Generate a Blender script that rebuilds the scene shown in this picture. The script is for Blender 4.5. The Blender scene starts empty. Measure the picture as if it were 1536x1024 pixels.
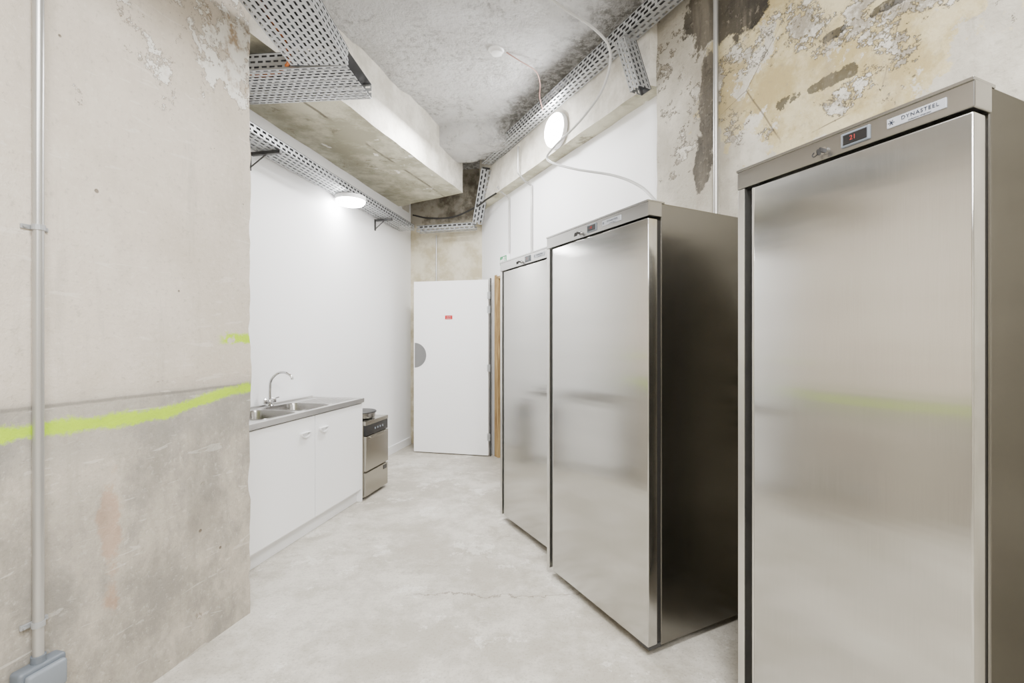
import bpy, bmesh, math, random
from mathutils import Vector, Matrix, noise as mnoise
random.seed(3)
S=bpy.context.scene
COL=S.collection

# ---------------------------------------------------------------- materials
class M:
    def __init__(s,name,metal=0,rough=.6):
        s.m=bpy.data.materials.new(name); s.m.use_nodes=True
        s.t=s.m.node_tree; s.b=s.t.nodes['Principled BSDF']
        s.b.inputs['Metallic'].default_value=metal
        s.b.inputs['Roughness'].default_value=rough
    def set(s,node,key,v):
        inp=node.inputs[key]
        if isinstance(v,bpy.types.NodeSocket): s.t.links.new(v,inp)
        else:
            if isinstance(v,(tuple,list)) and len(v)==3 and inp.type=='RGBA': v=(*v,1)
            inp.default_value=v
    def pos(s):
        g=s.t.nodes.new('ShaderNodeNewGeometry'); return g.outputs['Position']
    def nor(s):
        g=s.t.nodes.new('ShaderNodeNewGeometry'); return g.outputs['True Normal']
    def obj(s):
        return s.t.nodes.new('ShaderNodeTexCoord').outputs['Object']
    def sep(s,v):
        n=s.t.nodes.new('ShaderNodeSeparateXYZ'); s.set(n,0,v); return n.outputs
    def noise(s,scale,detail=5,rough=.6,vec=None,stretch=None,dist=0):
        v=vec or s.pos()
        if stretch:
            mp=s.t.nodes.new('ShaderNodeMapping'); s.set(mp,'Vector',v); mp.inputs['Scale'].default_value=stretch; v=mp.outputs[0]
        n=s.t.nodes.new('ShaderNodeTexNoise'); s.set(n,'Vector',v)
        n.inputs['Scale'].default_value=scale; n.inputs['Detail'].default_value=detail
        n.inputs['Roughness'].default_value=rough; n.inputs['Distortion'].default_value=dist
        return n.outputs['Fac']
    def vor(s,scale,vec=None,feature='DISTANCE_TO_EDGE'):
        n=s.t.nodes.new('ShaderNodeTexVoronoi'); n.feature=feature
        s.set(n,'Vector',vec or s.pos()); n.inputs['Scale'].default_value=scale
        return n.outputs['Distance']
    def math(s,op,a,b=0,c=0,clamp=False):
        n=s.t.nodes.new('ShaderNodeMath'); n.operation=op; n.use_clamp=clamp
        s.set(n,0,a); s.set(n,1,b); s.set(n,2,c); return n.outputs[0]
    def step(s,v,lo,hi):
        n=s.t.nodes.new('ShaderNodeMapRange'); n.interpolation_type='SMOOTHSTEP'
        s.set(n,0,v)
        if lo<hi: vals=(lo,hi,0,1)
        else: vals=(hi,lo,1,0)
        for i,x in enumerate(vals): n.inputs[i+1].default_value=x
        return n.outputs[0]
    def mix(s,f,a,b):
        n=s.t.nodes.new('ShaderNodeMix'); n.data_type='RGBA'
        s.set(n,0,f)
        for k,v in ((6,a),(7,b)):
            if isinstance(v,bpy.types.NodeSocket): s.t.links.new(v,n.inputs[k])
            else: n.inputs[k].default_value=(*v[:3],1)
        return n.outputs[2]
    def color(s,v): s.set(s.b,'Base Color',v)
    def rough(s,v): s.set(s.b,'Roughness',v)
    def bump(s,h,strength=.3,dist=.01):
        n=s.t.nodes.new('ShaderNodeBump'); n.inputs['Strength'].default_value=strength
        n.inputs['Distance'].default_value=dist; s.set(n,'Height',h)
        s.t.links.new(n.outputs[0],s.b.inputs['Normal'])
    def mul(s,*a):
        r=a[0]
        for x in a[1:]: r=s.math('MULTIPLY',r,x)
        return r

def plain(name,col,metal=0,rough=.5,var=.06,scale=20):
    k=M(name,metal,rough)
    n=k.noise(scale,3,.5,k.obj())
    d=tuple(max(0,c*(1-var)) for c in col)
    k.color(k.mix(n,d,col)); return k.m

# blob mask in (y,z)
def blob(k,cy,cz,ry,rz,nz,amp=.8,soft=.12):
    x,y,z=k.sep(k.pos())[:3]
    a=k.math('DIVIDE',k.math('SUBTRACT',y,cy),ry); b=k.math('DIVIDE',k.math('SUBTRACT',z,cz),rz)
    d=k.math('SQRT',k.math('ADD',k.math('MULTIPLY',a,a),k.math('MULTIPLY',b,b)))
    d=k.math('ADD',d,k.math('MULTIPLY',k.math('SUBTRACT',nz,.5),amp))
    return k.step(d,1+soft,1-soft)

def mat_left():
    k=M('concrete_painted_left',0,.8)
    x,y,z=k.sep(k.pos())[:3]
    big=k.noise(1.6,8,.7); fine=k.noise(55,5,.7); mid=k.noise(6,8,.72)
    up=k.mix(k.step(big,.34,.66),(.55,.485,.40),(.64,.575,.49))
    up=k.mix(k.mul(k.step(k.noise(2.5,9,.74,stretch=(1,1,.4)),.50,.64),.25),up,(.43,.38,.31))
    lo=k.mix(k.step(k.noise(1.8,10,.74,stretch=(1,1,.6)),.40,.60),(.27,.25,.215),(.49,.44,.365))
    c=k.mix(k.step(z,1.12,1.09),up,lo)
    # scuffs, fine grain
    c=k.mix(k.mul(k.step(fine,.56,.68),.28),c,(.22,.20,.165))
    c=k.mix(k.mul(k.step(fine,.44,.34),.20),c,(.80,.76,.69))
    # darker grey band around the joint
    c=k.mix(k.mul(k.step(k.math('ABSOLUTE',k.math('SUBTRACT',z,1.02)),.16,.06),.40),c,(.28,.27,.245))
    # streaks downward
    st=k.step(k.noise(5,8,.72,stretch=(1.2,1.2,.12)),.52,.64)
    c=k.mix(k.mul(st,.25),c,(.28,.255,.21))
    # thin scratches
    sc=k.step(k.noise(14,3,.5,stretch=(.25,.25,1.6),dist=1.5),.655,.67); c=k.mix(k.mul(sc,.25),c,(.80,.77,.71))
    # joint line
    j=k.step(k.math('ABSOLUTE',k.math('SUBTRACT',z,k.math('ADD',1.09,k.math('MULTIPLY',mid,.015)))),.009,.002)
    c=k.mix(k.mul(j,.6),c,(.16,.15,.13))
    # rust smear
    r=blob(k,1.63,.64,.030,.20,mid,4.8,.3); c=k.mix(k.mul(r,.42),c,(.42,.20,.09))
    # dark soft stains
    r=blob(k,1.52,.62,.12,.22,mid,2.2,.5); c=k.mix(k.mul(r,.25),c,(.2,.19,.17))
    r=blob(k,2.0,.55,.08,.12,mid,2.2,.5); c=k.mix(k.mul(r,.40),c,(.15,.14,.12))
    # crumbling plaster near top and edge
    hz=k.mul(k.step(k.math('ADD',z,k.math('MULTIPLY',y,.22)),2.40,3.05),k.step(y,1.45,1.9))
    thr=k.math('ADD',k.noise(4.0,10,.74),k.math('MULTIPLY',hz,.155))
    peel=k.step(thr,.655,.661)
    pc=k.mix(k.step(k.noise(10,6,.7),.36,.52),(.36,.27,.18),(.80,.78,.72))
    c=k.mix(peel,c,pc)
    edge=k.mul(k.step(thr,.642,.655),k.step(thr,.669,.661)); c=k.mix(k.mul(edge,.7),c,(.14,.105,.07))
    # pits
    v=k.step(k.vor(5.5,feature='F1'),.045,.028); c=k.mix(k.mul(v,.85),c,(.14,.11,.08))
    # spray paint line
    n1=k.noise(9,5,.7); n2=k.noise(80,4,.75)
    zc=k.math('ADD',1.003,k.math('MULTIPLY',k.step(y,1.75,2.25),.06))
    zc=k.math('ADD',zc,k.math('MULTIPLY',k.noise(2.5,2,.5),.04))
    w=k.math('SUBTRACT',k.math('ABSOLUTE',k.math('SUBTRACT',z,zc)),k.math('MULTIPLY',k.math('SUBTRACT',n1,.5),.045))
    w=k.math('ADD',w,k.math('MULTIPLY',k.math('SUBTRACT',n2,.5),.035))
    g=k.step(w,.032,.012)
    zc2=k.math('ADD',1.29,k.math('MULTIPLY',k.noise(14,2,.5),.045))
    w2=k.math('ADD',k.math('ABSOLUTE',k.math('SUBTRACT',z,zc2)),k.math('MULTIPLY',k.math('SUBTRACT',n2,.5),.03))
    g2=k.mul(k.step(w2,.030,.014),k.step(y,2.05,2.10),k.step(k.noise(16,3,.6),.34,.44))
    g=k.math('MAXIMUM',g,g2)
    c=k.mix(g,c,k.mix(n1,(.36,.58,.0),(.50,.74,.0)))
    k.color(c)
    h=k.math('ADD',k.math('MULTIPLY',mid,.6),k.math('MULTIPLY',fine,.35))
    h=k.math('SUBTRACT',h,k.math('MULTIPLY',peel,.8)); h=k.math('SUBTRACT',h,k.math('MULTIPLY',v,.9))
    k.bump(h,.6,.014); return k.m

def mat_right():
    k=M('raw_wall_peeling_paint',0,.8)
    x,y,z=k.sep(k.pos())[:3]
    mid=k.noise(5,8,.68); big=k.noise(1.7,6,.65); fine=k.noise(35,5,.68)
    c=k.mix(k.step(big,.38,.62),(.42,.39,.325),(.62,.585,.505))
    yel=k.mix(k.step(k.noise(3,8,.7),.40,.60),(.40,.32,.15),(.58,.51,.32))
    nn=k.noise(2.6,8,.70)
    ym=blob(k,1.95,2.75,.50,.54,nn,3.0,.04)
    ym=k.math('MAXIMUM',ym,blob(k,2.40,2.75,.14,.45,nn,2.6,.04))
    ym=k.math('MAXIMUM',ym,blob(k,1.30,2.65,.40,.40,nn,3.0,.04))
    ym=k.mul(ym,k.step(k.noise(3.7,10,.75),.60,.58))
    c=k.mix(ym,c,yel)
    # peeled islands
    thr=k.math('ADD',k.noise(3.0,11,.74,stretch=(1,1,1.2)),k.math('MULTIPLY',k.step(z,1.95,2.6),.08))
    p=k.step(thr,.618,.624); c=k.mix(p,c,k.mix(k.step(k.noise(6,8,.74),.42,.56),(.28,.25,.195),(.60,.575,.51)))
    e=k.mul(k.step(thr,.604,.618),k.step(thr,.634,.624)); c=k.mix(k.mul(e,.85),c,(.07,.055,.035))
    # sooty dark stains
    for cy,cz,ry,rz,a,f in ((2.53,2.58,.060,.30,1.7,.98),(2.57,2.30,.05,.16,2.0,.97),(2.45,3.16,.24,.28,2.2,.97),(2.25,3.10,.18,.12,3.0,.92),(2.02,2.40,.10,.022,5.0,.8),(1.72,2.58,.22,.014,5.5,.85),(1.5,2.9,.2,.03,5.0,.8),(1.2,2.45,.2,.015,5.5,.7)):
        r=blob(k,cy,cz,ry,rz,mid,a*1.3,.08); c=k.mix(k.mul(r,f),c,k.mix(k.step(fine,.56,.74),(.010,.008,.006),(.13,.105,.075)))
    hz=k.math('MAXIMUM',blob(k,2.52,2.6,.14,.5,mid,2.0,.6),k.step(k.math('ADD',z,k.math('MULTIPLY',big,.5)),3.0,3.5))
    c=k.mix(k.mul(hz,.35),c,(.17,.145,.105))
    st=k.step(k.noise(6,6,.65,stretch=(1.2,1.2,.15)),.52,.72); c=k.mix(k.mul(st,.35),c,(.27,.235,.18))
    cr=k.mul(k.step(k.vor(1.5,k.pos()),.005,.0015),k.step(big,.46,.54)); c=k.mix(k.mul(cr,.7),c,(.08,.06,.04))
    c=k.mix(k.mul(k.step(fine,.56,.68),.3),c,(.22,.20,.16))
    k.color(c)
    k.bump(k.math('SUBTRACT',k.math('ADD',mid,k.math('MULTIPLY',fine,.4)),k.math('MULTIPLY',p,.9)),.8,.018); return k.m

def mat_end():
    k=M('raw_end_wall',0,.8)
    x,y,z=k.sep(k.pos())[:3]
    n=k.noise(4,7,.65)
    c=k.mix(k.step(n,.38,.62),(.48,.42,.28),(.68,.63,.50))
    c=k.mix(k.step(z,2.72,2.80),c,k.mix(k.step(n,.4,.6),(.10,.085,.06),(.36,.33,.27)))  # upper wall darkened, shade of the void above put into its colour
    k.color(c); k.bump(n,.3,.01); return k.m

def mat_ceiling():
    k=M('rough_concrete_ceiling',0,.9)
    x,y,z=k.sep(k.pos())[:3]
    n=k.noise(20,9,.76); m=k.noise(2.0,7,.66); r=k.noise(6,6,.68)
    t=k.math('ADD',n,k.math('MULTIPLY',k.math('SUBTRACT',m,.5),.6))
    c=k.mix(k.step(t,.26,.50),(.46,.45,.43),(.89,.885,.875))
    c=k.mix(k.mul(k.step(k.noise(1.3,6,.65),.52,.66),.25),c,(.58,.56,.52))
    # dark speckle near the edge beam: distance from the right wall line
    d=k.math('ADD',k.math('MULTIPLY',x,.9),k.math('MULTIPLY',y,.436))
    speck=k.mul(k.step(k.math('ADD',d,k.math('MULTIPLY',r,.7)),1.95,2.35),k.step(n,.40,.56))
    c=k.mix(k.mul(speck,.75),c,(.13,.115,.095))
    k.color(c); k.bump(k.math('ADD',n,k.math('MULTIPLY',r,2.5)),1.0,.06); return k.m

def mat_beam():
    k=M('board_marked_concrete_beam',0,.85)
    x,y,z=k.sep(k.pos())[:3]
    m=k.noise(5,8,.7); f=k.noise(50,5,.68)
    c=k.mix(k.step(m,.36,.64),(.55,.52,.45),(.74,.71,.64))
    c=k.mix(k.mul(k.step(k.noise(2.2,8,.7,stretch=(1,1,.5)),.52,.64),.45),c,(.41,.38,.31))
    c=k.mix(k.mul(k.step(f,.56,.70),.3),c,(.3,.27,.22))
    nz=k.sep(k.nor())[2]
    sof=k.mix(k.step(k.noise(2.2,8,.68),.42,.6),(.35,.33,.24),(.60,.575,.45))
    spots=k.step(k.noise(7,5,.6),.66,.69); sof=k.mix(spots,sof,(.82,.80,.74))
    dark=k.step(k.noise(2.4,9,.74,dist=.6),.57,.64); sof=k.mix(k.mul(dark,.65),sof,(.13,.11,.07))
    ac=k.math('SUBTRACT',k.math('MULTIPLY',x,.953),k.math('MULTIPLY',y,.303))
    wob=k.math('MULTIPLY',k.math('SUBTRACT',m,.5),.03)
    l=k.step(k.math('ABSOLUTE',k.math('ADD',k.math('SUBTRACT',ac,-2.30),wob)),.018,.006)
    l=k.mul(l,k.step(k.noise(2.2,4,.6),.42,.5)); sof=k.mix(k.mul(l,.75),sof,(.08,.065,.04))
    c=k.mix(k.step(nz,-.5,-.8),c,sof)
    k.color(c); k.bump(k.math('ADD',m,k.math('MULTIPLY',f,.3)),.5,.014); return k.m

def mat_floor():
    k=M('polished_concrete_floor',0,.45)
    b=k.noise(1.1,10,.76); m=k.noise(6,10,.80); f=k.noise(90,5,.70)
    c=k.mix(k.step(b,.42,.58),(.385,.355,.30),(.565,.535,.475))
    c=k.mix(k.mul(k.step(m,.5,.60),.45),c,(.35,.32,.265))
    c=k.mix(k.mul(k.step(k.noise(2.3,10,.80),.56,.59),.55),c,(.72,.70,.65))
    c=k.mix(k.mul(k.step(k.noise(2.7,10,.80),.42,.38),.5),c,(.29,.26,.21))
    c=k.mix(k.mul(k.step(f,.53,.63),.42),c,(.22,.20,.165))
    x,y,z=k.sep(k.pos())[:3]
    yy=k.math('ADD',2.40,k.math('MULTIPLY',k.math('SUBTRACT',k.noise(2.2,8,.7),.5),.35))
    cr=k.step(k.math('ABSOLUTE',k.math('SUBTRACT',y,yy)),.006,.0015)
    cr=k.mul(cr,k.step(x,-.55,-.45),k.step(x,.45,.3)); c=k.mix(k.mul(cr,.7),c,(.13,.10,.07))
    k.color(c); k.rough(k.math('ADD',.36,k.math('MULTIPLY',m,.3)))
    k.bump(k.math('ADD',m,k.math('MULTIPLY',f,.3)),.22,.008); return k.m

def mat_steel(name,base=(.61,.605,.58),rough=.185,wave=.045,an=.92,tint=None,band=.26):
    k=M(name,1,rough)
    o=k.obj()
    st=k.noise(60,4,.7,o,stretch=(7,7,.10))
    refl=k.noise(2.2,4,.55,o,stretch=(.10,1,2.2))
    cc=k.mix(st,tuple(c*.80 for c in base),base)
    k.color(k.mix(k.mul(k.step(refl,.38,.62),band),cc,tuple(c*.68 for c in base)))  # horizontal bands in the colour stand in for blurred reflections
    k.rough(k.math('ADD',rough-.03,k.math('MULTIPLY',st,.07)))
    k.b.inputs['Anisotropic'].default_value=an
    if tint: k.b.inputs['Specular Tint'].default_value=(*tint,1)
    tg=k.t.nodes.new('ShaderNodeTangent'); tg.direction_type='RADIAL'; tg.axis='Z'
    k.t.links.new(tg.outputs[0],k.b.inputs['Tangent'])
    w=k.noise(2.0,3,.5,o,stretch=(.10,1,3.2))
    k.bump(w,wave,.03); return k.m

def mat_white_wall():
    k=M('white_painted_plasterboard',0,.55)
    n=k.noise(3,4,.5); k.color(k.mix(n,(.87,.87,.88),(.90,.90,.905)))
    return k.m
def mat_wood():
    k=M('raw_pine_wood',0,.7)
    g=k.noise(8,6,.6,k.obj(),stretch=(6,6,.4)); k.color(k.mix(k.step(g,.35,.65),(.20,.12,.045),(.46,.32,.14))); return k.m
def emis(name,col,s):
    k=M(name); k.color(col); k.b.inputs['Emission Color'].default_value=(*col,1); k.b.inputs['Emission Strength'].default_value=s; return k.m

MLEFT=mat_left(); MRIGHT=mat_right(); MEND=mat_end(); MCEIL=mat_ceiling(); MBEAM=mat_beam(); MFLOOR=mat_floor()
MSTEEL=mat_steel('brushed_stainless_steel'); MSTEEL2=mat_steel('satin_stainless_panel',(.42,.415,.40),.24,.03,.3)
MSTRIP=mat_steel('bright_steel_strip',(.70,.695,.67),.30,.0,.3)
MSIDE=mat_steel('dimmed_stainless_side',(.25,.242,.222),.24,.03,.7,(.35,.345,.33),.12)  # side steel darkened for the dimmer room it would reflect
MDISHF=mat_steel('bronze_grey_steel_front',(.42,.40,.35),.22,.03,.3)
MSINK=mat_steel('sink_stainless',(.72,.71,.70),.28,.02,0)
MBOWL=mat_steel('shaded_bowl_stainless',(.34,.33,.315),.25,.02,0)  # bowl steel darkened, shade inside the bowl is in its colour
MWHITE=mat_white_wall(); MWOOD=mat_wood()
MGALV=plain('galvanised_steel',(.40,.41,.42),.35,.42,.12,30)
MGALVD=plain('tray_shade_steel',(.08,.08,.085),.4,.5,.2,30)
MCOND=plain('grey_conduit_metal',(.50,.495,.48),.7,.33,.15,10)
MLAM=plain('white_laminate',(.89,.89,.895),0,.35,.01)
MPLINTH=plain('white_plinth_board',(.80,.80,.80),0,.45,.02)  # laminate white dimmed, shadow under the doors put into its colour
MDOOR=plain('white_door_paint',(.88,.88,.885),0,.4,.02,4)
MRUB=plain('black_rubber',(.012,.011,.010),0,.5)
MBLK=plain('black_gloss_plastic',(.010,.010,.011),0,.25)
MPLW=plain('white_plastic',(.85,.85,.85),0,.4,.02)
MCAB=plain('light_grey_cable_sheath',(.50,.50,.49),0,.45,.02)
MGREY=plain('grey_plastic_box',(.13,.15,.175),0,.45,.05)
MGREY2=plain('light_grey_plastic',(.20,.225,.255),0,.4,.05)
MPLATE=plain('silver_label_plate',(.40,.42,.46),.3,.35,.03)
MINK=plain('dark_blue_ink',(.012,.018,.035),0,.5)
MRED=plain('red_sticker',(.45,.002,.006),0,.4)
MGREEN=plain('green_sign_panel',(.01,.26,.10),0,.4)
MORANGE=plain('orange_cable_sheath',(.65,.18,.03),0,.5)
MPINK=plain('pinkish_cable_sheath',(.45,.24,.20),0,.5)
MCHROME=plain('chrome',(.60,.60,.61),1,.08,.02)
MDISP=emis('red_display_digits',(.30,.02,.015),.05)
MLAMP=emis('lit_opal_diffuser',(1,.995,.99),85)
MDARKM=plain('dark_bracket_steel',(.06,.06,.06),.5,.5)

# ---------------------------------------------------------------- mesh helpers
class B:
    def __init__(s): s.bm=bmesh.new(); 
    def box(s,a,b,bev=0,seg=2):
        r=bmesh.ops.create_cube(s.bm,size=1); vs=r['verts']
        for v in vs:
            v.co=Vector([(a[i]+b[i])/2+v.co[i]*(b[i]-a[i]) for i in range(3)])
        if bev:
            es=list({e for v in vs for e in v.link_edges})
            bmesh.ops.bevel(s.bm,geom=es,offset=bev,segments=seg,affect='EDGES',profile=.5)
        return s
    def cyl(s,a,b,r,r2=None,seg=24,bev=0):
        a=Vector(a); b=Vector(b); d=b-a
        m=Matrix.Translation((a+b)/2)@d.to_track_quat('Z','Y').to_matrix().to_4x4()
        res=bmesh.ops.create_cone(s.bm,cap_ends=True,segments=seg,radius1=r,radius2=r if r2 is None else r2,depth=d.length,matrix=m)
        if bev:
            es=[e for e in {e for v in res['verts'] for e in v.link_edges} if any(len(f.verts)>4 for f in e.link_faces)]
            bmesh.ops.bevel(s.bm,geom=es,offset=bev,segments=3,affect='EDGES',profile=.5)
        return s
    def lathe(s,prof,c=(0,0,0),axis=(0,0,1),seg=32):
        q=Vector(axis).to_track_quat('Z','Y'); c=Vector(c); rings=[]
        for r,h in prof:
            rings.append([s.bm.verts.new(c+q@Vector((r*math.cos(2*math.pi*i/seg),r*math.sin(2*math.pi*i/seg),h))) for i in range(seg)])
        for p,q2 in zip(rings,rings[1:]):
            for i in range(seg): s.bm.faces.new((p[i],p[(i+1)%seg],q2[(i+1)%seg],q2[i]))
        if prof[0][0]>1e-4: s.bm.faces.new(rings[0][::-1])
        if prof[-1][0]>1e-4: s.bm.faces.new(rings[-1])
        return s
    def tube(s,pts,r,seg=10,smooth=True,sub=6):
        P=[Vector(p) for p in pts]
        if smooth and len(P)>2:
            Q=[]; E=[P[0]*2-P[1]]+P+[P[-1]*2-P[-2]]
            for i in range(1,len(E)-2):
                for j in range(sub):
                    t=j/sub; a,b,c,d=E[i-1:i+3]
                    Q.append(.5*((2*b)+(c-a)*t+(2*a-5*b+4*c-d)*t*t+(3*b-a-3*c+d)*t**3))
            Q.append(P[-1]); P=Q
        rings=[]; up=None
        for i,p in enumerate(P):
            t=(P[min(i+1,len(P)-1)]-P[max(i-1,0)]).normalized()
            if up is None:
                up=t.orthogonal().normalized()
            else:
                up=(up-t*up.dot(t)).normalized()
            w=t.cross(up)
            rings.append([s.bm.verts.new(p+(up*math.cos(2*math.pi*k/seg)+w*math.sin(2*math.pi*k/seg))*r) for k in range(seg)])
        for a,b in zip(rings,rings[1:]):
            for i in range(seg): s.bm.faces.new((a[i],a[(i+1)%seg],b[(i+1)%seg],b[i]))
        s.bm.faces.new(rings[0][::-1]); s.bm.faces.new(rings[-1]); return s
    def quad(s,*p):
        s.bm.faces.new([s.bm.verts.new(Vector(q)) for q in p]); return s
    def obj(s,name,mat,parent=None,smooth=False,label=None,cat=None,kind=None,loc=None,rot=None):
        bmesh.ops.recalc_face_normals(s.bm,faces=s.bm.faces)
        me=bpy.data.meshes.new(name); s.bm.to_mesh(me); s.bm.free()
        me.materials.append(mat)
        o=bpy.data.objects.new(name,me); COL.objects.link(o)
        if smooth:
            for p in me.polygons: p.use_smooth=True
            try: me.set_sharp_from_angle(angle=math.radians(35))
            except Exception: pass
        if parent: o.parent=parent
        if loc: o.location=loc
        if rot is not None: o.rotation_euler=(0,0,rot)
        tag(o,label,cat,kind); return o
def tag(o,label=None,cat=None,kind=None,group=None):
    if label: o['label']=label
    if cat: o['category']=cat
    if kind: o['kind']=kind
    if group: o['group']=group
def empty(name,loc,rot=0,label=None,cat=None,kind=None):
    o=bpy.data.objects.new(name,None); COL.objects.link(o); o.location=loc; o.rotation_euler=(0,0,rot)
    o.empty_display_size=.1; tag(o,label,cat,kind); return o
def text(name,body,size,mat,parent,loc,rot=(math.pi/2,0,0),ext=.0006,align='CENTER',label=None,space=1.0):
    cu=bpy.data.curves.new(name,'FONT'); cu.body=body; cu.size=size; cu.extrude=ext; cu.align_x=align; cu.align_y='CENTER'; cu.space_character=space
    t=bpy.data.objects.new(name+'_tmp',cu); COL.objects.link(t)
    bpy.context.view_layer.update()
    me=bpy.data.meshes.new_from_object(t.evaluated_get(bpy.context.evaluated_depsgraph_get()))
    bpy.data.objects.remove(t); me.materials.clear(); me.materials.append(mat)
    o=bpy.data.objects.new(name,me); COL.objects.link(o); o.parent=parent; o.location=loc; o.rotation_euler=rot
    if label: o['label']=label
    return o

def wall(name,p0,p1,z0,z1,t,mat,label,sub=0,amp=0,edge=1.3):
    p0=Vector((*p0,0)); p1=Vector((*p1,0)); d=p1-p0; L=d.length
    b=B(); b.box((0,min(0,t),z0),(L,max(0,t),z1))
    if sub:
        for ax,(lo,hi) in enumerate(((0,L),(None,None),(z0,z1))):
            if lo is None: continue
            n=int((hi-lo)/sub)
            for i in range(1,n):
                co=[0,0,0]; co[ax]=lo+(hi-lo)*i/n; no=[0,0,0]; no[ax]=1
                bmesh.ops.bisect_plane(b.bm,geom=b.bm.verts[:]+b.bm.edges[:]+b.bm.faces[:],plane_co=co,plane_no=no)
        for v in b.bm.verts:
            q=v.co+Vector((p0.x*3,p0.y*5,0))
            if abs(v.co.y)<1e-5:
                v.co.y+=amp*(mnoise.noise(q*2.5)+.5*mnoise.noise(q*9))*.7
                if v.co.x>L-.01: 
                    k=mnoise.noise(Vector((1,2,q.z*7)))+.8*mnoise.noise(Vector((4,2,q.z*19)))
                    v.co.x-=amp*edge*max(0,k); 
    o=b.obj(name,mat,kind='structure',label=label,smooth=bool(sub),loc=p0,rot=math.atan2(d.y,d.x))
    return o

# ---------------------------------------------------------------- room shell
RW=lambda Y,off=0: Vector((2.38-.484*Y-off*.9, Y-off*.436))     # right wall line, off = toward the room
LW=lambda Y: (-1.29+.20*(Y-5.95),Y)
LC=lambda Y: (-1.252+.25*(Y-2.236),Y)
CZ=3.4
b=B(); b.box((-3.2,-2.7,-.1),(4.0,6.6,0)); b.obj('floor',MFLOOR,kind='structure',label='pale grey polished concrete floor with faint cracks')
# ceiling
b=B(); bmesh.ops.create_grid(b.bm,x_segments=150,y_segments=190,size=.5)
for v in b.bm.verts:
    x=-3.2+(v.co.x+.5)*7.2; y=-2.7+(v.co.y+.5)*9.3
    q=Vector((x,y,0)); v.co=Vector((x,y,CZ+.032*(mnoise.noise(q*2)+.6*mnoise.noise(q*6)+.25*mnoise.noise(q*13))))
b.obj('ceiling',MCEIL,kind='structure',label='rough whitewashed concrete ceiling',smooth=True)
wall('wall_left_front',LC(-2.6),LC(2.236),0,3.45,.8,MLEFT,'worn beige concrete wall with fluorescent green sprayed line',.045,.014,2.2)
wall('wall_left_back',LW(2.36),LW(5.95),0,3.45,.12,MWHITE,'smooth white painted plasterboard wall')
wall('wall_end',LW(5.95),tuple(RW(5.67)),0,3.45,.15,MEND,'raw yellowish concrete end wall')
DJ=5.26; DN=4.38; DH=2.03
wall('wall_right_back',tuple(RW(DJ)),tuple(RW(5.75)),0,3.45,-.15,MWHITE,'white painted wall beside the doorway')
wall('wall_right_lintel',tuple(RW(DN)),tuple(RW(DJ)),DH,3.45,-.15,MWHITE,'white painted wall above the doorway')
wall('wall_right_middle',tuple(RW(2.86)),tuple(RW(DN)),0,3.45,-.15,MWHITE,'white painted wall behind the refrigerators')
wall('wall_right_front',tuple(RW(-2.6,.08)),tuple(RW(2.92,.08)),0,3.45,-.23,MRIGHT,'raw wall with peeling yellow paint and dark damp patches',.06,.012)
wall('wall_back',(-2.6,-2.5),(3.75,-2.5),0,3.45,-.12,MBEAM,'raw concrete wall')
c0=RW(DN-.6,-1.3); c1=RW(DJ+.8,-1.3)
wall('wall_corridor',tuple(c0),tuple(c1),0,3.45,-.1,MWHITE,'plain white corridor wall beyond the doorway')
# left beam : vertical side plane through (-1.2,3.0)-(-.53,5.1)
def prism(name,poly,z0,z1,mat,label,amp=0,sub=.1):
    b=B(); lo=[b.bm.verts.new((x,y,z0)) for x,y in poly]; hi=[b.bm.verts.new((x,y,z1)) for x,y in poly]
    b.bm.faces.new(lo[::-1]); b.bm.faces.new(hi); n=len(poly)
    for i in range(n): b.bm.faces.new((lo[i],lo[(i+1)%n],hi[(i+1)%n],hi[i]))
    if amp:
        mn=[min(v.co[i] for v in b.bm.verts) for i in range(3)]; mx=[max(v.co[i] for v in b.bm.verts) for i in range(3)]
        for ax in range(3):
            k=int((mx[ax]-mn[ax])/sub)
            for i in range(1,k):
                co=[0,0,0]; co[ax]=mn[ax]+(mx[ax]-mn[ax])*i/k; no=[0,0,0]; no[ax]=1
                bmesh.ops.bisect_plane(b.bm,geom=b.bm.verts[:]+b.bm.edges[:]+b.bm.faces[:],plane_co=co,plane_no=no)
        for v in b.bm.verts:
            v.co+=Vector(mnoise.noise_vector(v.co*3))*amp+Vector(mnoise.noise_vector(v.co*11))*amp*.4
    return b.obj(name,mat,kind='structure',label=label,smooth=bool(amp))
bl=lambda Y:(-1.2+.319*(Y-3.0),Y)
prism('trim_1',[bl(2.2),bl(5.08),(LW(5.6)[0]-.0,5.6),LW(5.9),(-2.05,2.36),(-2.05,2.2)],2.92,3.42,MBEAM,'large pale concrete ceiling beam with stained soffit',.008,.08)
# right edge beam
prism('trim_2',[tuple(RW(2.93,.13)),tuple(RW(5.45,.13)),tuple(RW(5.6,-.02)),tuple(RW(2.90,-.02))],2.88,3.42,MBEAM,'pale concrete edge beam above the white wall',.006,.08)
# transverse downstand
prism('trim_3',[(-.72,4.55),(.20,4.40),(.10,4.85),(-.60,4.95)],3.20,3.42,MCEIL,'rough plastered downstand across the ceiling',.035,.05)
def along(p,ang,dx,dy,z=0):
    return Vector((p[0]+dx*math.cos(ang)-dy*math.sin(ang),p[1]+dx*math.sin(ang)+dy*math.cos(ang),z))
wall('baseboard_left',(LW(4.2)[0]+.014,4.2),(LW(5.93)[0]+.014,5.93),0,.09,.014,MLAM,'white skirting board')

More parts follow.
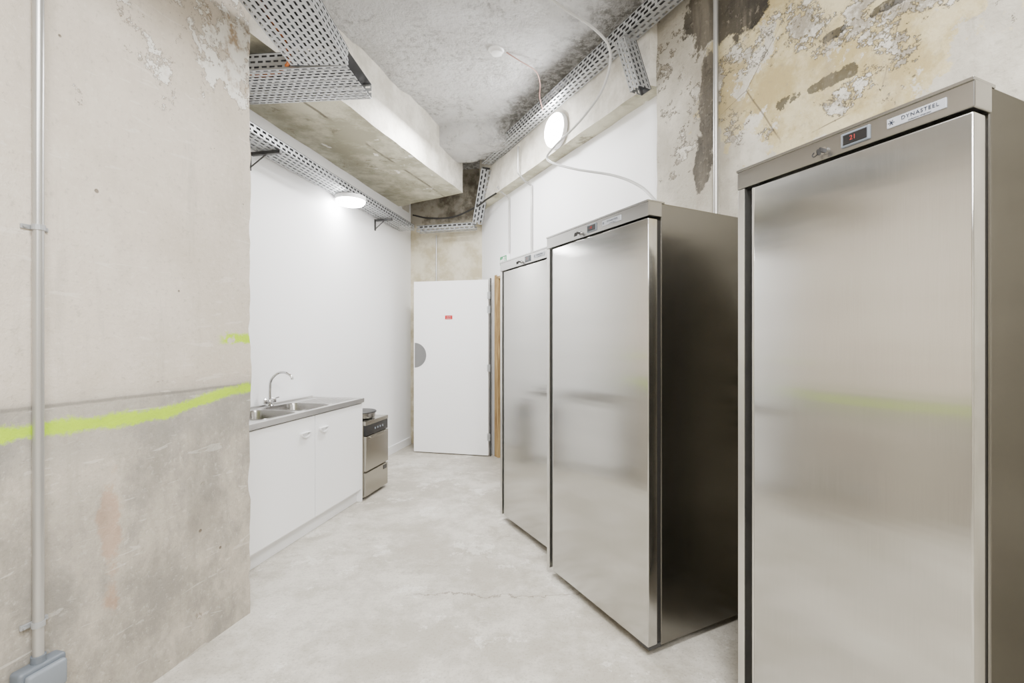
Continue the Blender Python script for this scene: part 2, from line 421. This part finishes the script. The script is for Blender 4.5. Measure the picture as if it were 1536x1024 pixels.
# ---------------------------------------------------------------- doorway
RA=math.atan2(.9,-.436)
dr=empty('door_1',(*RW(DJ),0),RA,kind='structure',label='open white fire door with grey half round pull plate')
B().box((-.04,-.16,0),(0.0,-.05,DH)).obj('wood_lining',MWOOD,dr,label='raw pine jamb lining')
B().box((-.05,-.05,0),(.0,.012,DH),.002).obj('door_frame',MWOOD,dr)
B().box((.001,-.002,0),(.05,.014,DH+.02),.002).obj('door_casing',MWOOD,dr)
B().box((-(DJ-DN)/.9,-.16,DH-.03),(0,.012,DH+.0),.002).obj('door_head_frame',MWOOD,dr)
B().box((-(DJ-DN)/.9,-.16,0),(-(DJ-DN)/.9+.04,.012,DH-.03),.002).obj('door_frame',MWOOD,dr)
h=Vector((-.262,5.29)); e=Vector((-1.147,5.50)); da=math.atan2((e-h).y,(e-h).x)
Rl=Matrix.Translation((h.x,h.y,0))@Matrix.Rotation(da,4,'Z')
bpy.context.view_layer.update()
LM=dr.matrix_world.inverted()@Rl
def leafpart(b,name,mat,parent=None,label=None,smooth=False):
    o=b.obj(name,mat,parent or dr,label=label,smooth=smooth)
    if parent is None: o.matrix_local=LM
    return o
leaf=leafpart(B().box((0,-.02,.012),(.91,.022,2.0),.002),'door_leaf',MDOOR)
leafpart(B().box((-.022,-.03,0.0),(-.010,.0,2.02),.001),'hinge_gap_strip',MDARKM,None,label='dark strip for the shaded hinge-side gap')  # dark strip put in for the shade of the hinge gap
b=B(); n=24; R=.145
pts=[(.898-R*math.sin(math.pi*i/n),1.14+R*math.cos(math.pi*i/n)) for i in range(n+1)]
f=[b.bm.verts.new((x,.0226,z)) for x,z in pts]; g=[b.bm.verts.new((x,.0245,z)) for x,z in pts]
b.bm.faces.new(f); b.bm.faces.new(g[::-1])
for i in range(len(f)): b.bm.faces.new((f[i],f[(i+1)%len(f)],g[(i+1)%len(g)],g[i]))
leafpart(b,'pull_plate',plain('brushed_grey_plate',(.22,.22,.22),.7,.4),leaf,label='grey half-round pull plate')
sg=leafpart(B().box((.43,.022,1.555),(.52,.0235,1.60),.0005),'door_sticker',MRED,leaf,label='small red safety sticker')
for i,tx in enumerate(('PORTE COUPE-FEU','A MAINTENIR FERMEE')):
    text('sticker_lettering',tx,.0060,MPLW,leaf,(.475,.0238,1.586-.018*i),(math.pi/2,0,math.pi),.0003)
for z in (.22,1.0,1.66,1.82):
    bb=B().cyl((-.005,.028,z-.045),(-.005,.028,z+.045),.007,seg=12).box((.0,.022,z-.04),(.014,.025,z+.04)).box((-.022,.022,z-.04),(-.005,.025,z+.04))
    leafpart(bb,'hinge',MGALV,None,label='steel hinge')
# exit sign
ex=empty('exit_sign',(*RW(5.03,.042),2.17),RA+math.pi,'small green and white emergency exit light above the doorway','sign')
B().box((-.09,-0,-.055),(.09,.04,.055),.006).obj('sign_housing',MPLW,ex)
B().box((-.08,-.004,-.045),(.08,.0,.045),.001).obj('sign_panel',MGREEN,ex)
b=B().box((-.07,-.006,-.012),(-.02,-.004,.012)).box((.0,-.006,-.035),(.03,-.004,.035)); b.quad((-.025,-.006,-.03),(-.0,-.006,0),(-.025,-.006,.03))
b.lathe([(.009,0),(.009,.002)],(.055,-.004,.025),(0,-1,0),12); b.box((.047,-.006,-.03),(.063,-.004,.012))
b.obj('sign_pictogram',MPLW,ex)

# ---------------------------------------------------------------- refrigerators
def fridge(fx,fy,ang,W,D,H,label,digits,offs):
    r=empty('refrigerator',(fx,fy,0),ang,label,'refrigerator')
    zt=H-.066; zb=.045
    b=B().box((0,.072,.035),(W,D,H-.004),.004); b.obj('body',MSIDE,r,label='brushed steel cabinet body with dim reflections in its colour')
    B().box((-.004,.0,zt+.002),(W+.002,.075,H),.003).obj('control_fascia',MSTEEL2,r)
    B().box((-.004,-.004,H-.006),(W+.002,.09,H+.002),.001).obj('top_lip',MSTEEL2,r)
    B().box((.060,.0,zb),(W,.052,zt-.006),.005,3).obj('door',MSTEEL,r,smooth=True,label='brushed stainless steel door')
    B().box((.0,-.001,zb),(.026,.074,zt),.002).obj('side_profile',MSTRIP,r,label='bright steel edge strip')
    B().box((.025,.035,zb),(.066,.074,zt-.002)).obj('handle_recess',MBLK,r,label='dark full-height grip recess')
    B().box((.052,.003,zb),(.0605,.03,zt-.006),.002).obj('handle_edge',MSTRIP,r)
    B().box((.066,.052,zb+.004),(W-.006,.074,zt-.01)).obj('door_gasket',MRUB,r)
    b=B().box((W-.07,.01,.028),(W-.004,.075,.046),.002).cyl((W-.03,.03,.02),(W-.03,.03,.05),.008,seg=12); b.obj('hinge',MDARKM,r)
    for x in (.06,W-.06):
        for y in (.12,D-.06):
            B().cyl((x,y,0),(x,y,.012),.02,seg=16).cyl((x,y,.01),(x,y,.04),.010,seg=12).obj('foot',MRUB,r)
    lx,dx,p0,p1=[W-o for o in offs]; zc=(zt+H)/2-.001
    b=B().cyl((lx,-.006,zc-.006),(lx,.002,zc-.006),.010,seg=20); b.obj('lock',MCHROME,r,smooth=True)
    b=B().box((lx-.002,-.022,zc-.012),(lx+.002,-.005,zc),.0005).cyl((lx-.001,-.026,zc-.014),(lx+.001,-.026,zc-.014),.009,seg=14)
    b.tube([(lx,-.024,zc-.012),(lx-.007,-.025,zc-.020),(lx-.016,-.024,zc-.022),(lx-.022,-.02,zc-.014),(lx-.017,-.02,zc-.008)],.0016,6)
    b.obj('key',MRUB,r)
    B().box((dx-.036,-.005,zc-.019),(dx+.036,.004,zc+.020),.003).obj('thermostat',MGREY,r,label='dark digital thermostat')
    B().box((dx-.030,-.0062,zc-.013),(dx+.030,-.004,zc+.014),.001).obj('display_window',MBLK,r)
    text('display_digits',digits,.017,MDISP,r,(dx-.004,-.0066,zc+.001),ext=.0002)
    B().box((p0-.006,-.003,zc-.011),(p1,.002,zc+.013),.001).obj('name_plate',MPLATE,r,label='silver lettered name plate')
    text('plate_lettering','DYNASTEEL',.0125,MINK,r,((p0+p1)/2+.006,-.0036,zc+.0035),ext=.0003,space=1.18)
    text('plate_small_lettering','professional refrigeration',.0045,MINK,r,((p0+p1)/2+.006,-.0034,zc-.0070),ext=.0002)
    b=B()
    for a in range(3):
        t=a*math.pi/3; c=Vector((p0+.004,-.0036,zc+.001)); v=Vector((math.cos(t),0,math.sin(t)))*.007; w=Vector((-math.sin(t),0,math.cos(t)))*.0009
        b.quad(c-v-w,c+v-w,c+v+w,c-v+w)
    b.obj('snowflake_mark',MINK,r)
    return r
FA=math.atan2(-.889,.457)
fridge(-.085,3.42,FA,.79,.70,1.875,'tall single-door stainless steel refrigerator beside the doorway','3',(.474,.377,.29,.166))
fridge(.196,2.612,FA,.79,.70,1.88,'tall single-door stainless steel refrigerator with dim reflections painted into its side','-18',(.474,.377,.29,.166))
fridge(.771,1.592,math.atan2(-.919,.394),.617,.62,1.88,'narrower stainless steel refrigerator against the peeling wall','21',(.324,.242,.161,.047))

# ---------------------------------------------------------------- sink unit
CA=math.atan2(.981,.196)
co=(-1.455,2.62)
cab=empty('sink_cabinet',(*co,0),CA,'white laminate two-door base cabinet under the sink','cabinet')
x0,x1,D,HT=-.06,1.205,.46,.805
b=B().box((x0,.02,.085),(x1,D,.098)).box((x0,.02,.09),(x0+.018,D,HT)).box((x1-.018,.0,.0),(x1,D,HT)).box((x0,D-.01,.09),(x1,D,HT)).box((x0,.02,HT-.09),(x1,.038,HT))
b.obj('body',MLAM,cab)
B().box((.560,.0195,.1),(.590,.05,HT-.01)).obj('gap_shade_strip',MDARKM,cab,label='dark strip for the shade in the door gap')  # dark strip standing in for shade between the two doors
B().box((x0,.04,0),(x1-.018,.055,.082)).obj('plinth',MPLINTH,cab)
for a,c,hx in ((x0+.002,.5705,.46),(.5795,x1-.02,.665)):
    d=B().box((a,.0,.104),(c,.019,HT-.008),.0015).obj('door',MLAM,cab)
    b=B(); N=14
    for k in range(N):
        t0=math.pi*k/N; t1=math.pi*(k+1)/N
        q=[(hx+.045*math.cos(t),z,.70-.03*math.sin(t)) for t in (t0,t1) for z in (0,-.018)]
        b.quad(q[0],q[1],q[3],q[2])
    b.box((hx-.047,-.02,.699),(hx+.047,0,.704),.002)
    o=b.obj('handle',MLAM,d,label='white cup handle')
    o.modifiers.new('s','SOLIDIFY').thickness=.002
# worktop with bowls
wt=empty('sink_worktop',(*co,0),CA,'stainless steel double bowl sink top with drainer','sink')
WB=B(); b=WB
X=[x0,.12,.46,.50,.84,x1+.01]; Y=[-.012,.05,.38,D+.01]; z=.836
for i in range(5):
    for j in range(3):
        if j==1 and i in (1,3): continue
        b.quad((X[i],Y[j],z),(X[i+1],Y[j],z),(X[i+1],Y[j+1],z),(X[i],Y[j+1],z))
b.quad((X[0],Y[0],z),(X[5],Y[0],z),(X[5],Y[0],z-.030),(X[0],Y[0],z-.030))
b.quad((X[5],Y[0],z),(X[5],Y[3],z),(X[5],Y[3],z-.030),(X[5],Y[0],z-.030))
b.quad((X[0],Y[0],z),(X[0],Y[3],z),(X[0],Y[3],z-.030),(X[0],Y[0],z-.030))
b.box((X[0],Y[0],z-.001),(X[5],Y[0]+.012,z+.004),.0015).box((X[5]-.012,Y[0],z-.001),(X[5],Y[3],z+.004),.0015).box((X[0],Y[3]-.015,z-.001),(X[5],Y[3],z+.012),.002)
for k in range(9): b.box((.88,.06+.036*k,z-.001),(1.17,.068+.036*k,z+.003),.001)
for i in (1,3):
    b=B(); xs=(X[i],X[i+1]); ys=(Y[1],Y[2]); prof=[(-.006,z+.001),(-.003,z+.004),(.004,z+.003),(.008,z-.01),(.02,z-.13),(.05,z-.15)]
    def rr(ins):
        a0,a1=xs[0]+ins,xs[1]-ins; c0,c1=ys[0]+ins,ys[1]-ins; R=.06; out=[]
        for cx,cy,s in ((a1-R,c1-R,0),(a0+R,c1-R,1),(a0+R,c0+R,2),(a1-R,c0+R,3)):
            for k in range(7):
                t=(s+k/6)*math.pi/2; out.append((cx+R*math.cos(t),cy+R*math.sin(t)))
        return out
    rings=[[b.bm.verts.new((x,y,zz)) for x,y in rr(ins)] for ins,zz in prof]
    for p,q in zip(rings,rings[1:]):
        for k in range(len(p)): b.bm.faces.new((p[k],p[(k+1)%len(p)],q[(k+1)%len(p)],q[k]))
    b.bm.faces.new(rings[-1])
    cxm=(xs[0]+xs[1])/2; b.lathe([(.03,z-.149),(.028,z-.146),(.001,z-.147)],(cxm,.21,0))
    b.obj('sink_bowl',MBOWL,wt,smooth=True)
    for cx,cy,s in ((xs[1],ys[1],0),(xs[0],ys[1],1),(xs[0],ys[0],2),(xs[1],ys[0],3)):
        seg=rr(0)[s*7:s*7+7]; c=(cx,cy)
        for k in range(6): WB.quad((*c,z),(*seg[k],z),(*seg[k+1],z))
WB.obj('worktop',MSINK,wt)
fa=empty('faucet',(*along(co,CA,.66,.42)[:2],z+.0005),CA,'chrome swan-neck mixer tap with two lever handles','faucet')
b=B().lathe([(.026,0),(.026,.006),(.018,.012),(.018,.04),(.012,.05)],seg=24).cyl((-.045,0,.03),(.045,0,.03),.011,seg=16); b.obj('tap_body',MCHROME,fa,smooth=True)
b=B().tube([(0,0,.04),(0,0,.12),(.0,-.012,.19),(.02,-.05,.235),(.03,-.10,.24),(.035,-.145,.215),(.035,-.155,.19)],.0095,12); b.obj('spout',MCHROME,fa,smooth=True)
for s in (-1,1):
    b=B().cyl((s*.045,0,.022),(s*.045,0,.052),.015,seg=16,bev=.003).tube([(s*.045,0,.05),(s*.07,-.02,.058)],.005,8,False).tube([(s*.045,0,.05),(s*.03,.02,.058)],.005,8,False)
    b.obj('handle',MCHROME,fa,smooth=True)

# ---------------------------------------------------------------- glasswasher
gw=empty('glasswasher',(*along(co,CA,1.217,-.022)[:2],0),CA,'compact stainless undercounter glasswasher with black control strip','dishwasher')
W,Dg,Hg=.40,.44,.64
B().box((0,.02,.02),(W,Dg,Hg),.004).obj('body',MDISHF,gw)
B().box((.003,.0,.525),(W-.003,.022,Hg-.03),.003).obj('control_panel',MBLK,gw,label='black control strip')
B().box((.0,-.002,Hg-.03),(W,.03,Hg+.002),.003).obj('top_trim',MDISHF,gw)
B().box((.003,-.004,.235),(W-.003,.022,.52),.004).obj('door',MDISHF,gw)
B().box((.003,.0,.03),(W-.003,.022,.222),.003).obj('lower_panel',MDISHF,gw)
B().box((.06,-.016,.495),(W-.06,-.002,.512),.004).obj('handle',MDISHF,gw)
B().box((.31,-.003,.175),(.37,.001,.21),.001).obj('name_badge',MBLK,gw)
for i in range(4): B().cyl((.16+.045*i,-.003,.567),(.16+.045*i,.002,.567),.009,seg=16).obj('control_button',MGREY2,gw)
for x in (.04,W-.04):
    for y in (.06,Dg-.05): B().cyl((x,y,0),(x,y,.022),.015,seg=12).obj('foot',MRUB,gw)
pan=empty('steel_dish',(*along(co,CA,1.217+.20,.14)[:2],Hg+.003),CA,'round stainless dish with dark lid on the glasswasher','dish')
B().lathe([(.09,0),(.125,.006),(.13,.045),(.138,.047),(.138,.050),(.125,.049),(.118,.01),(.001,.008)]).obj('dish_bowl',MBOWL,pan,smooth=True)
B().lathe([(.134,.051),(.138,.055),(.13,.062),(.06,.068),(.001,.069)]).obj('lid',MDARKM,pan,smooth=True)

# ---------------------------------------------------------------- cable trays
def slots(b,O,U,V,L,Wd,pu=.042,pv=.025,sv=.012):
    O=Vector(O); U=Vector(U).normalized(); V=Vector(V).normalized()
    n=max(1,round(Wd/pv)); pv=Wd/n; m=max(1,int(L/pu)); pu=L/m; su=pu*.66
    P=lambda u,v:O+U*u+V*v
    for j in range(n):
        v0=j*pv; a=v0+(pv-sv)/2; c=a+sv; v1=v0+pv
        b.quad(P(0,v0),P(L,v0),P(L,a),P(0,a)); b.quad(P(0,c),P(L,c),P(L,v1),P(0,v1))
        off=(pu/2 if j%2 else 0); prev=0
        for i in range(m+1):
            s=i*pu+(pu-su)/2-off; e_=s+su
            s=max(s,0); e_=min(e_,L)
            if e_<=s: continue
            if s>prev: b.quad(P(prev,a),P(s,a),P(s,c),P(prev,c))
            prev=e_
        if prev<L-1e-4: b.quad(P(prev,a),P(L,a),P(L,c),P(prev,c))
def tray(p0,p1,Wd,side,h,label,upv=(0,0,1),pv=.027,shade_sheet=True,pu=.042,sv=.011):
    b=B(); p0=Vector(p0); p1=Vector(p1); U=p1-p0; L=U.length; side=Vector(side).normalized(); up=Vector(upv).normalized()
    slots(b,p0,U,side,L,Wd,pv=pv,sv=sv,pu=pu); 
    hv=h/2 if h<.07 else .028
    slots(b,p0,U,up,L,h,pv=hv,sv=sv,pu=pu); slots(b,p0+side*Wd,U,up,L,h,pv=hv,sv=sv,pu=pu)
    o=b.obj('cable_tray',MGALV,label=label,cat='cable tray')
    o.modifiers.new('s','SOLIDIFY').thickness=.0015
    if shade_sheet:  # dark sheet added over the tray to make its slots read dark
        b=B(); t=up*.002
        q=[p0+up*(h+.001)-side*.002,p1+up*(h+.001)-side*.002,p1+up*(h+.001)+side*(Wd+.002),p0+up*(h+.001)+side*(Wd+.002)]
        lo=[b.bm.verts.new(v) for v in q]; hi=[b.bm.verts.new(v+t) for v in q]
        b.bm.faces.new(lo[::-1]); b.bm.faces.new(hi)
        for i in range(4): b.bm.faces.new((lo[i],lo[(i+1)%4],hi[(i+1)%4],hi[i]))
        b.obj('tray_shade_sheet',MGALVD,o,label='added dark sheet that shades the tray slots')
    return o
ln=Vector((-.981,.196,0))
tp0=Vector((LW(2.4)[0]+.26,2.4,2.62)); tp1=Vector((LW(5.55)[0]+.21,5.55,2.62))
tray(tp0,tp1,.19,ln,.06,'perforated galvanised cable tray along the white wall',pu=.055,pv=.036,sv=.016)
e0=Vector((-1.15,5.62,2.62)); e1=Vector((-.44,5.44,2.62))
tray(e0,e1,.10,(.23,.97,0),.07,'perforated galvanised cable tray over the white door',pu=.06,pv=.036,sv=.018)
r0=Vector((-.46,5.38,2.66)); r1=Vector((-.33,5.02,3.16)); 
tray(r0,r1,.12,Vector((.9,.436,0)),.06,'perforated cable tray riser in the far corner',(.1,.6,.45),pu=.06,pv=.036,sv=.018)
a=RW(1.9,.26); c=RW(5.10,.26); rn=Vector((.9,.436,0))
tray((*a,3.20),(*c,3.20),.11,rn,.08,'long perforated cable tray on the concrete edge beam',pu=.055,pv=.036,sv=.017)
a=RW(3.05,.28); c=RW(2.93,.28)
tray((*a,3.17),(*c,2.80),.08,(.436,-.9,0),.09,'short perforated cable tray drop on the edge beam',(.9,.436,0))
tray((-.86,1.0,2.75),(-.86,2.448,2.75),.30,(-1,0,0),.085,'wide perforated cable tray overhead beside the concrete wall')
tray((-.84,2.79,2.75),(-1.75,2.87,2.75),.34,(-.08,-.99,0),.085,'wide perforated cable tray crossing above the pillar edge')
for i,(m_,l_) in enumerate(((MORANGE,'orange'),(MGREY,'dark grey'),(MGREY,'dark grey'))):
    y=.035*i
    B().tube([(-1.9,2.60+y,2.768),(-1.5,2.58+y,2.768),(-1.25,2.53+y,2.768),(-1.1+y,2.2,2.768),(-1.1+y,1.05,2.768)],.009,8).obj('electrical_cable',m_,label=l_+' cable lying in the overhead tray',cat='cable',smooth=True)
def bracket(Y,ln_,z=2.612):
    w=Vector((*LW(Y),z)); r=empty('tray_bracket',w,CA,'dark metal bracket carrying the cable tray','bracket')
    b=B().box((-.012,-ln_,-.022),(.012,-.02,-.0)).box((-.012,-.008,-.12),(.012,-.0,.0)); b.tube([(0,-.01,-.10),(0,-ln_*.55,-.018)],.005,6,False)
    b.obj('bracket_arm',MDARKM,r)
bracket(3.25,.25); bracket(5.02,.20)

# ---------------------------------------------------------------- bulkhead lights and added fill
def lamp(loc,nrm,label,r=.15,rot=None):
    L=empty('bulkhead_light',loc,0,label,'light fixture'); L.rotation_mode='QUATERNION'; L.rotation_quaternion=Vector(nrm).to_track_quat('Z','Y')
    B().lathe([(r,0),(r,.03),(r*.96,.036)]).obj('base',MPLW,L,smooth=True)
    B().lathe([(r*.95,.034),(r*.93,.05),(r*.8,.068),(r*.45,.082),(.001,.086)]).obj('diffuser',MLAMP,L,smooth=True,label='lit opal diffuser')
    return L
lamp((-1.47,4.25,2.615),(0,0,-1),'round lit white bulkhead light hanging beneath the cable tray',.135)
lamp((*RW(3.88,.135),3.02),(-.9,-.436,0),'round lit white bulkhead light on the edge beam',.14)
lamp((.3,.3,CZ-.01),(0,0,-1),'unseen round bulkhead light added on the ceiling for brightness')  # two lamps out of view, added to brighten the near room
lamp((.3,-1.5,CZ-.01),(0,0,-1),'unseen round bulkhead light added on the ceiling for brightness')
def area(loc,rot,size,power,name='fill_light'):  # added fill lights that brighten the room, no fixtures of their own
    l=bpy.data.lights.new(name,'AREA'); l.size=size; l.energy=power; l.color=(1,.998,.995)
    o=bpy.data.objects.new(name,l); COL.objects.link(o); o.location=loc; o.rotation_euler=rot; return o
area((.25,.2,3.25),(0,0,0),.8,155)
area((.3,-1.6,3.2),(math.radians(30),0,0),1.2,155)
area((-.45,3.8,3.15),(0,0,0),.45,90)

# smoke detector + wires
B().lathe([(.06,0),(.06,.012),(.045,.02),(.04,.035),(.025,.042),(.001,.043)],(-.11,3.35,CZ-.0),(0,0,-1)).obj('smoke_detector',MPLW,label='small round white ceiling smoke detector',cat='smoke detector',smooth=True)
B().tube([(-.04,3.36,3.380),(.05,3.42,3.36),(.18,3.55,3.355),(.22,3.66,3.32),(.22,3.72,3.25),(.25,3.78,3.17)],.004,8).obj('electrical_cable',MPINK,label='thin pinkish wire from detector to light',cat='cable',smooth=True)
B().tube([(.05,2.55,3.385),(.244,2.75,3.31),(.488,2.8,3.18),(.60,2.85,3.07),(.587,3.0,2.93),(.466,3.2,2.81),(.30,3.4,2.71),(.262,3.4,2.62),(.407,3.1,2.447),(.608,2.8,2.296),(.713,2.6,2.165),(.76,2.45,2.03),(.84,2.42,1.92),(.93,2.40,1.895)],.008,8).obj('electrical_cable',MCAB,label='loose light grey cable looping down onto refrigerator',cat='cable',smooth=True)
B().tube([(-1.2,5.65,2.83),(-1.0,5.6,2.78),(-.7,5.5,2.765),(-.42,5.30,2.82),(-.28,5.1,2.85),(-.17,4.95,2.87)],.010,8).obj('electrical_cable',MRUB,label='thick black cable drooping below the beam',cat='cable',smooth=True)

# conduits
def conduit(pts,r,label,smooth=False):
    return B().tube(pts,r,12,smooth).obj('conduit_pipe',MCOND,label=label,cat='pipe',smooth=True)
def rp(Y,off,z): q=RW(Y,off); return (q.x,q.y,z)
conduit([rp(2.51,.097,3.39),rp(2.51,.097,.02)],.013,'metal conduit running down the peeling wall')
conduit([rp(4.50,.16,3.15),rp(4.50,.16,2.9),rp(4.50,.10,2.84),rp(4.50,.015,2.80),rp(4.50,.015,2.7),rp(4.5,.015,2.0)],.010,'thin conduit down the white wall',False)
conduit([rp(4.95,.155,2.92),rp(4.95,.09,2.86),rp(4.95,.015,2.82),rp(4.95,.015,2.24)],.009,'thin conduit down to the exit light',False)
conduit([(-.94,5.80,2.62),(-.94,5.80,.02)],.009,'thin conduit behind the white door')
q=LC(1.42); cx,cy=q[0]+.020,q[1]-.005
conduit([(cx,cy,3.39),(cx,cy,.33)],.0135,'galvanised conduit on the worn concrete wall')
wa=math.atan2(1,.25)
for z in (1.645,.445):
    r=empty('pipe_clip',(q[0],q[1],z),wa,'small metal saddle clip holding the conduit','pipe clip')
    B().cyl((0,-.0205,-.008),(0,-.0205,.008),.0165,seg=20).box((-.034,-.006,-.007),(.034,.002,.007),.001).obj('clip_band',MGALV,r)
    for s in (-1,1): B().cyl((s*.027,-.012,0),(s*.027,-.004,0),.004,seg=10).obj('screw',MGALV,r)
sb=empty('socket_box',(q[0],q[1],.285),wa,'grey weatherproof socket box at the conduit foot','electrical box')
B().box((-.06,-.045,-.055),(.06,0.002,.045),.01,3).obj('box_body',MGREY,sb,smooth=True)
B().box((-.05,-.066,-.045),(.05,-.043,.035),.009,3).obj('box_cover',MGREY2,sb,smooth=True)
B().cyl((0,-.0205,.04),(0,-.0205,.065),.018,seg=20).obj('cable_gland',MGREY,sb,smooth=True)

# ---------------------------------------------------------------- world + camera
w=bpy.data.worlds.new('world'); S.world=w; w.use_nodes=True
w.node_tree.nodes['Background'].inputs[0].default_value=(.9,.95,1,1); w.node_tree.nodes['Background'].inputs[1].default_value=.4
cam=bpy.data.cameras.new('camera'); cam.sensor_width=36; cam.lens=36*700/1536; cam.clip_start=.02
c=bpy.data.objects.new('camera',cam); COL.objects.link(c); c.location=(0,0,1.3); c.rotation_euler=(math.pi/2,0,0)
S.camera=c
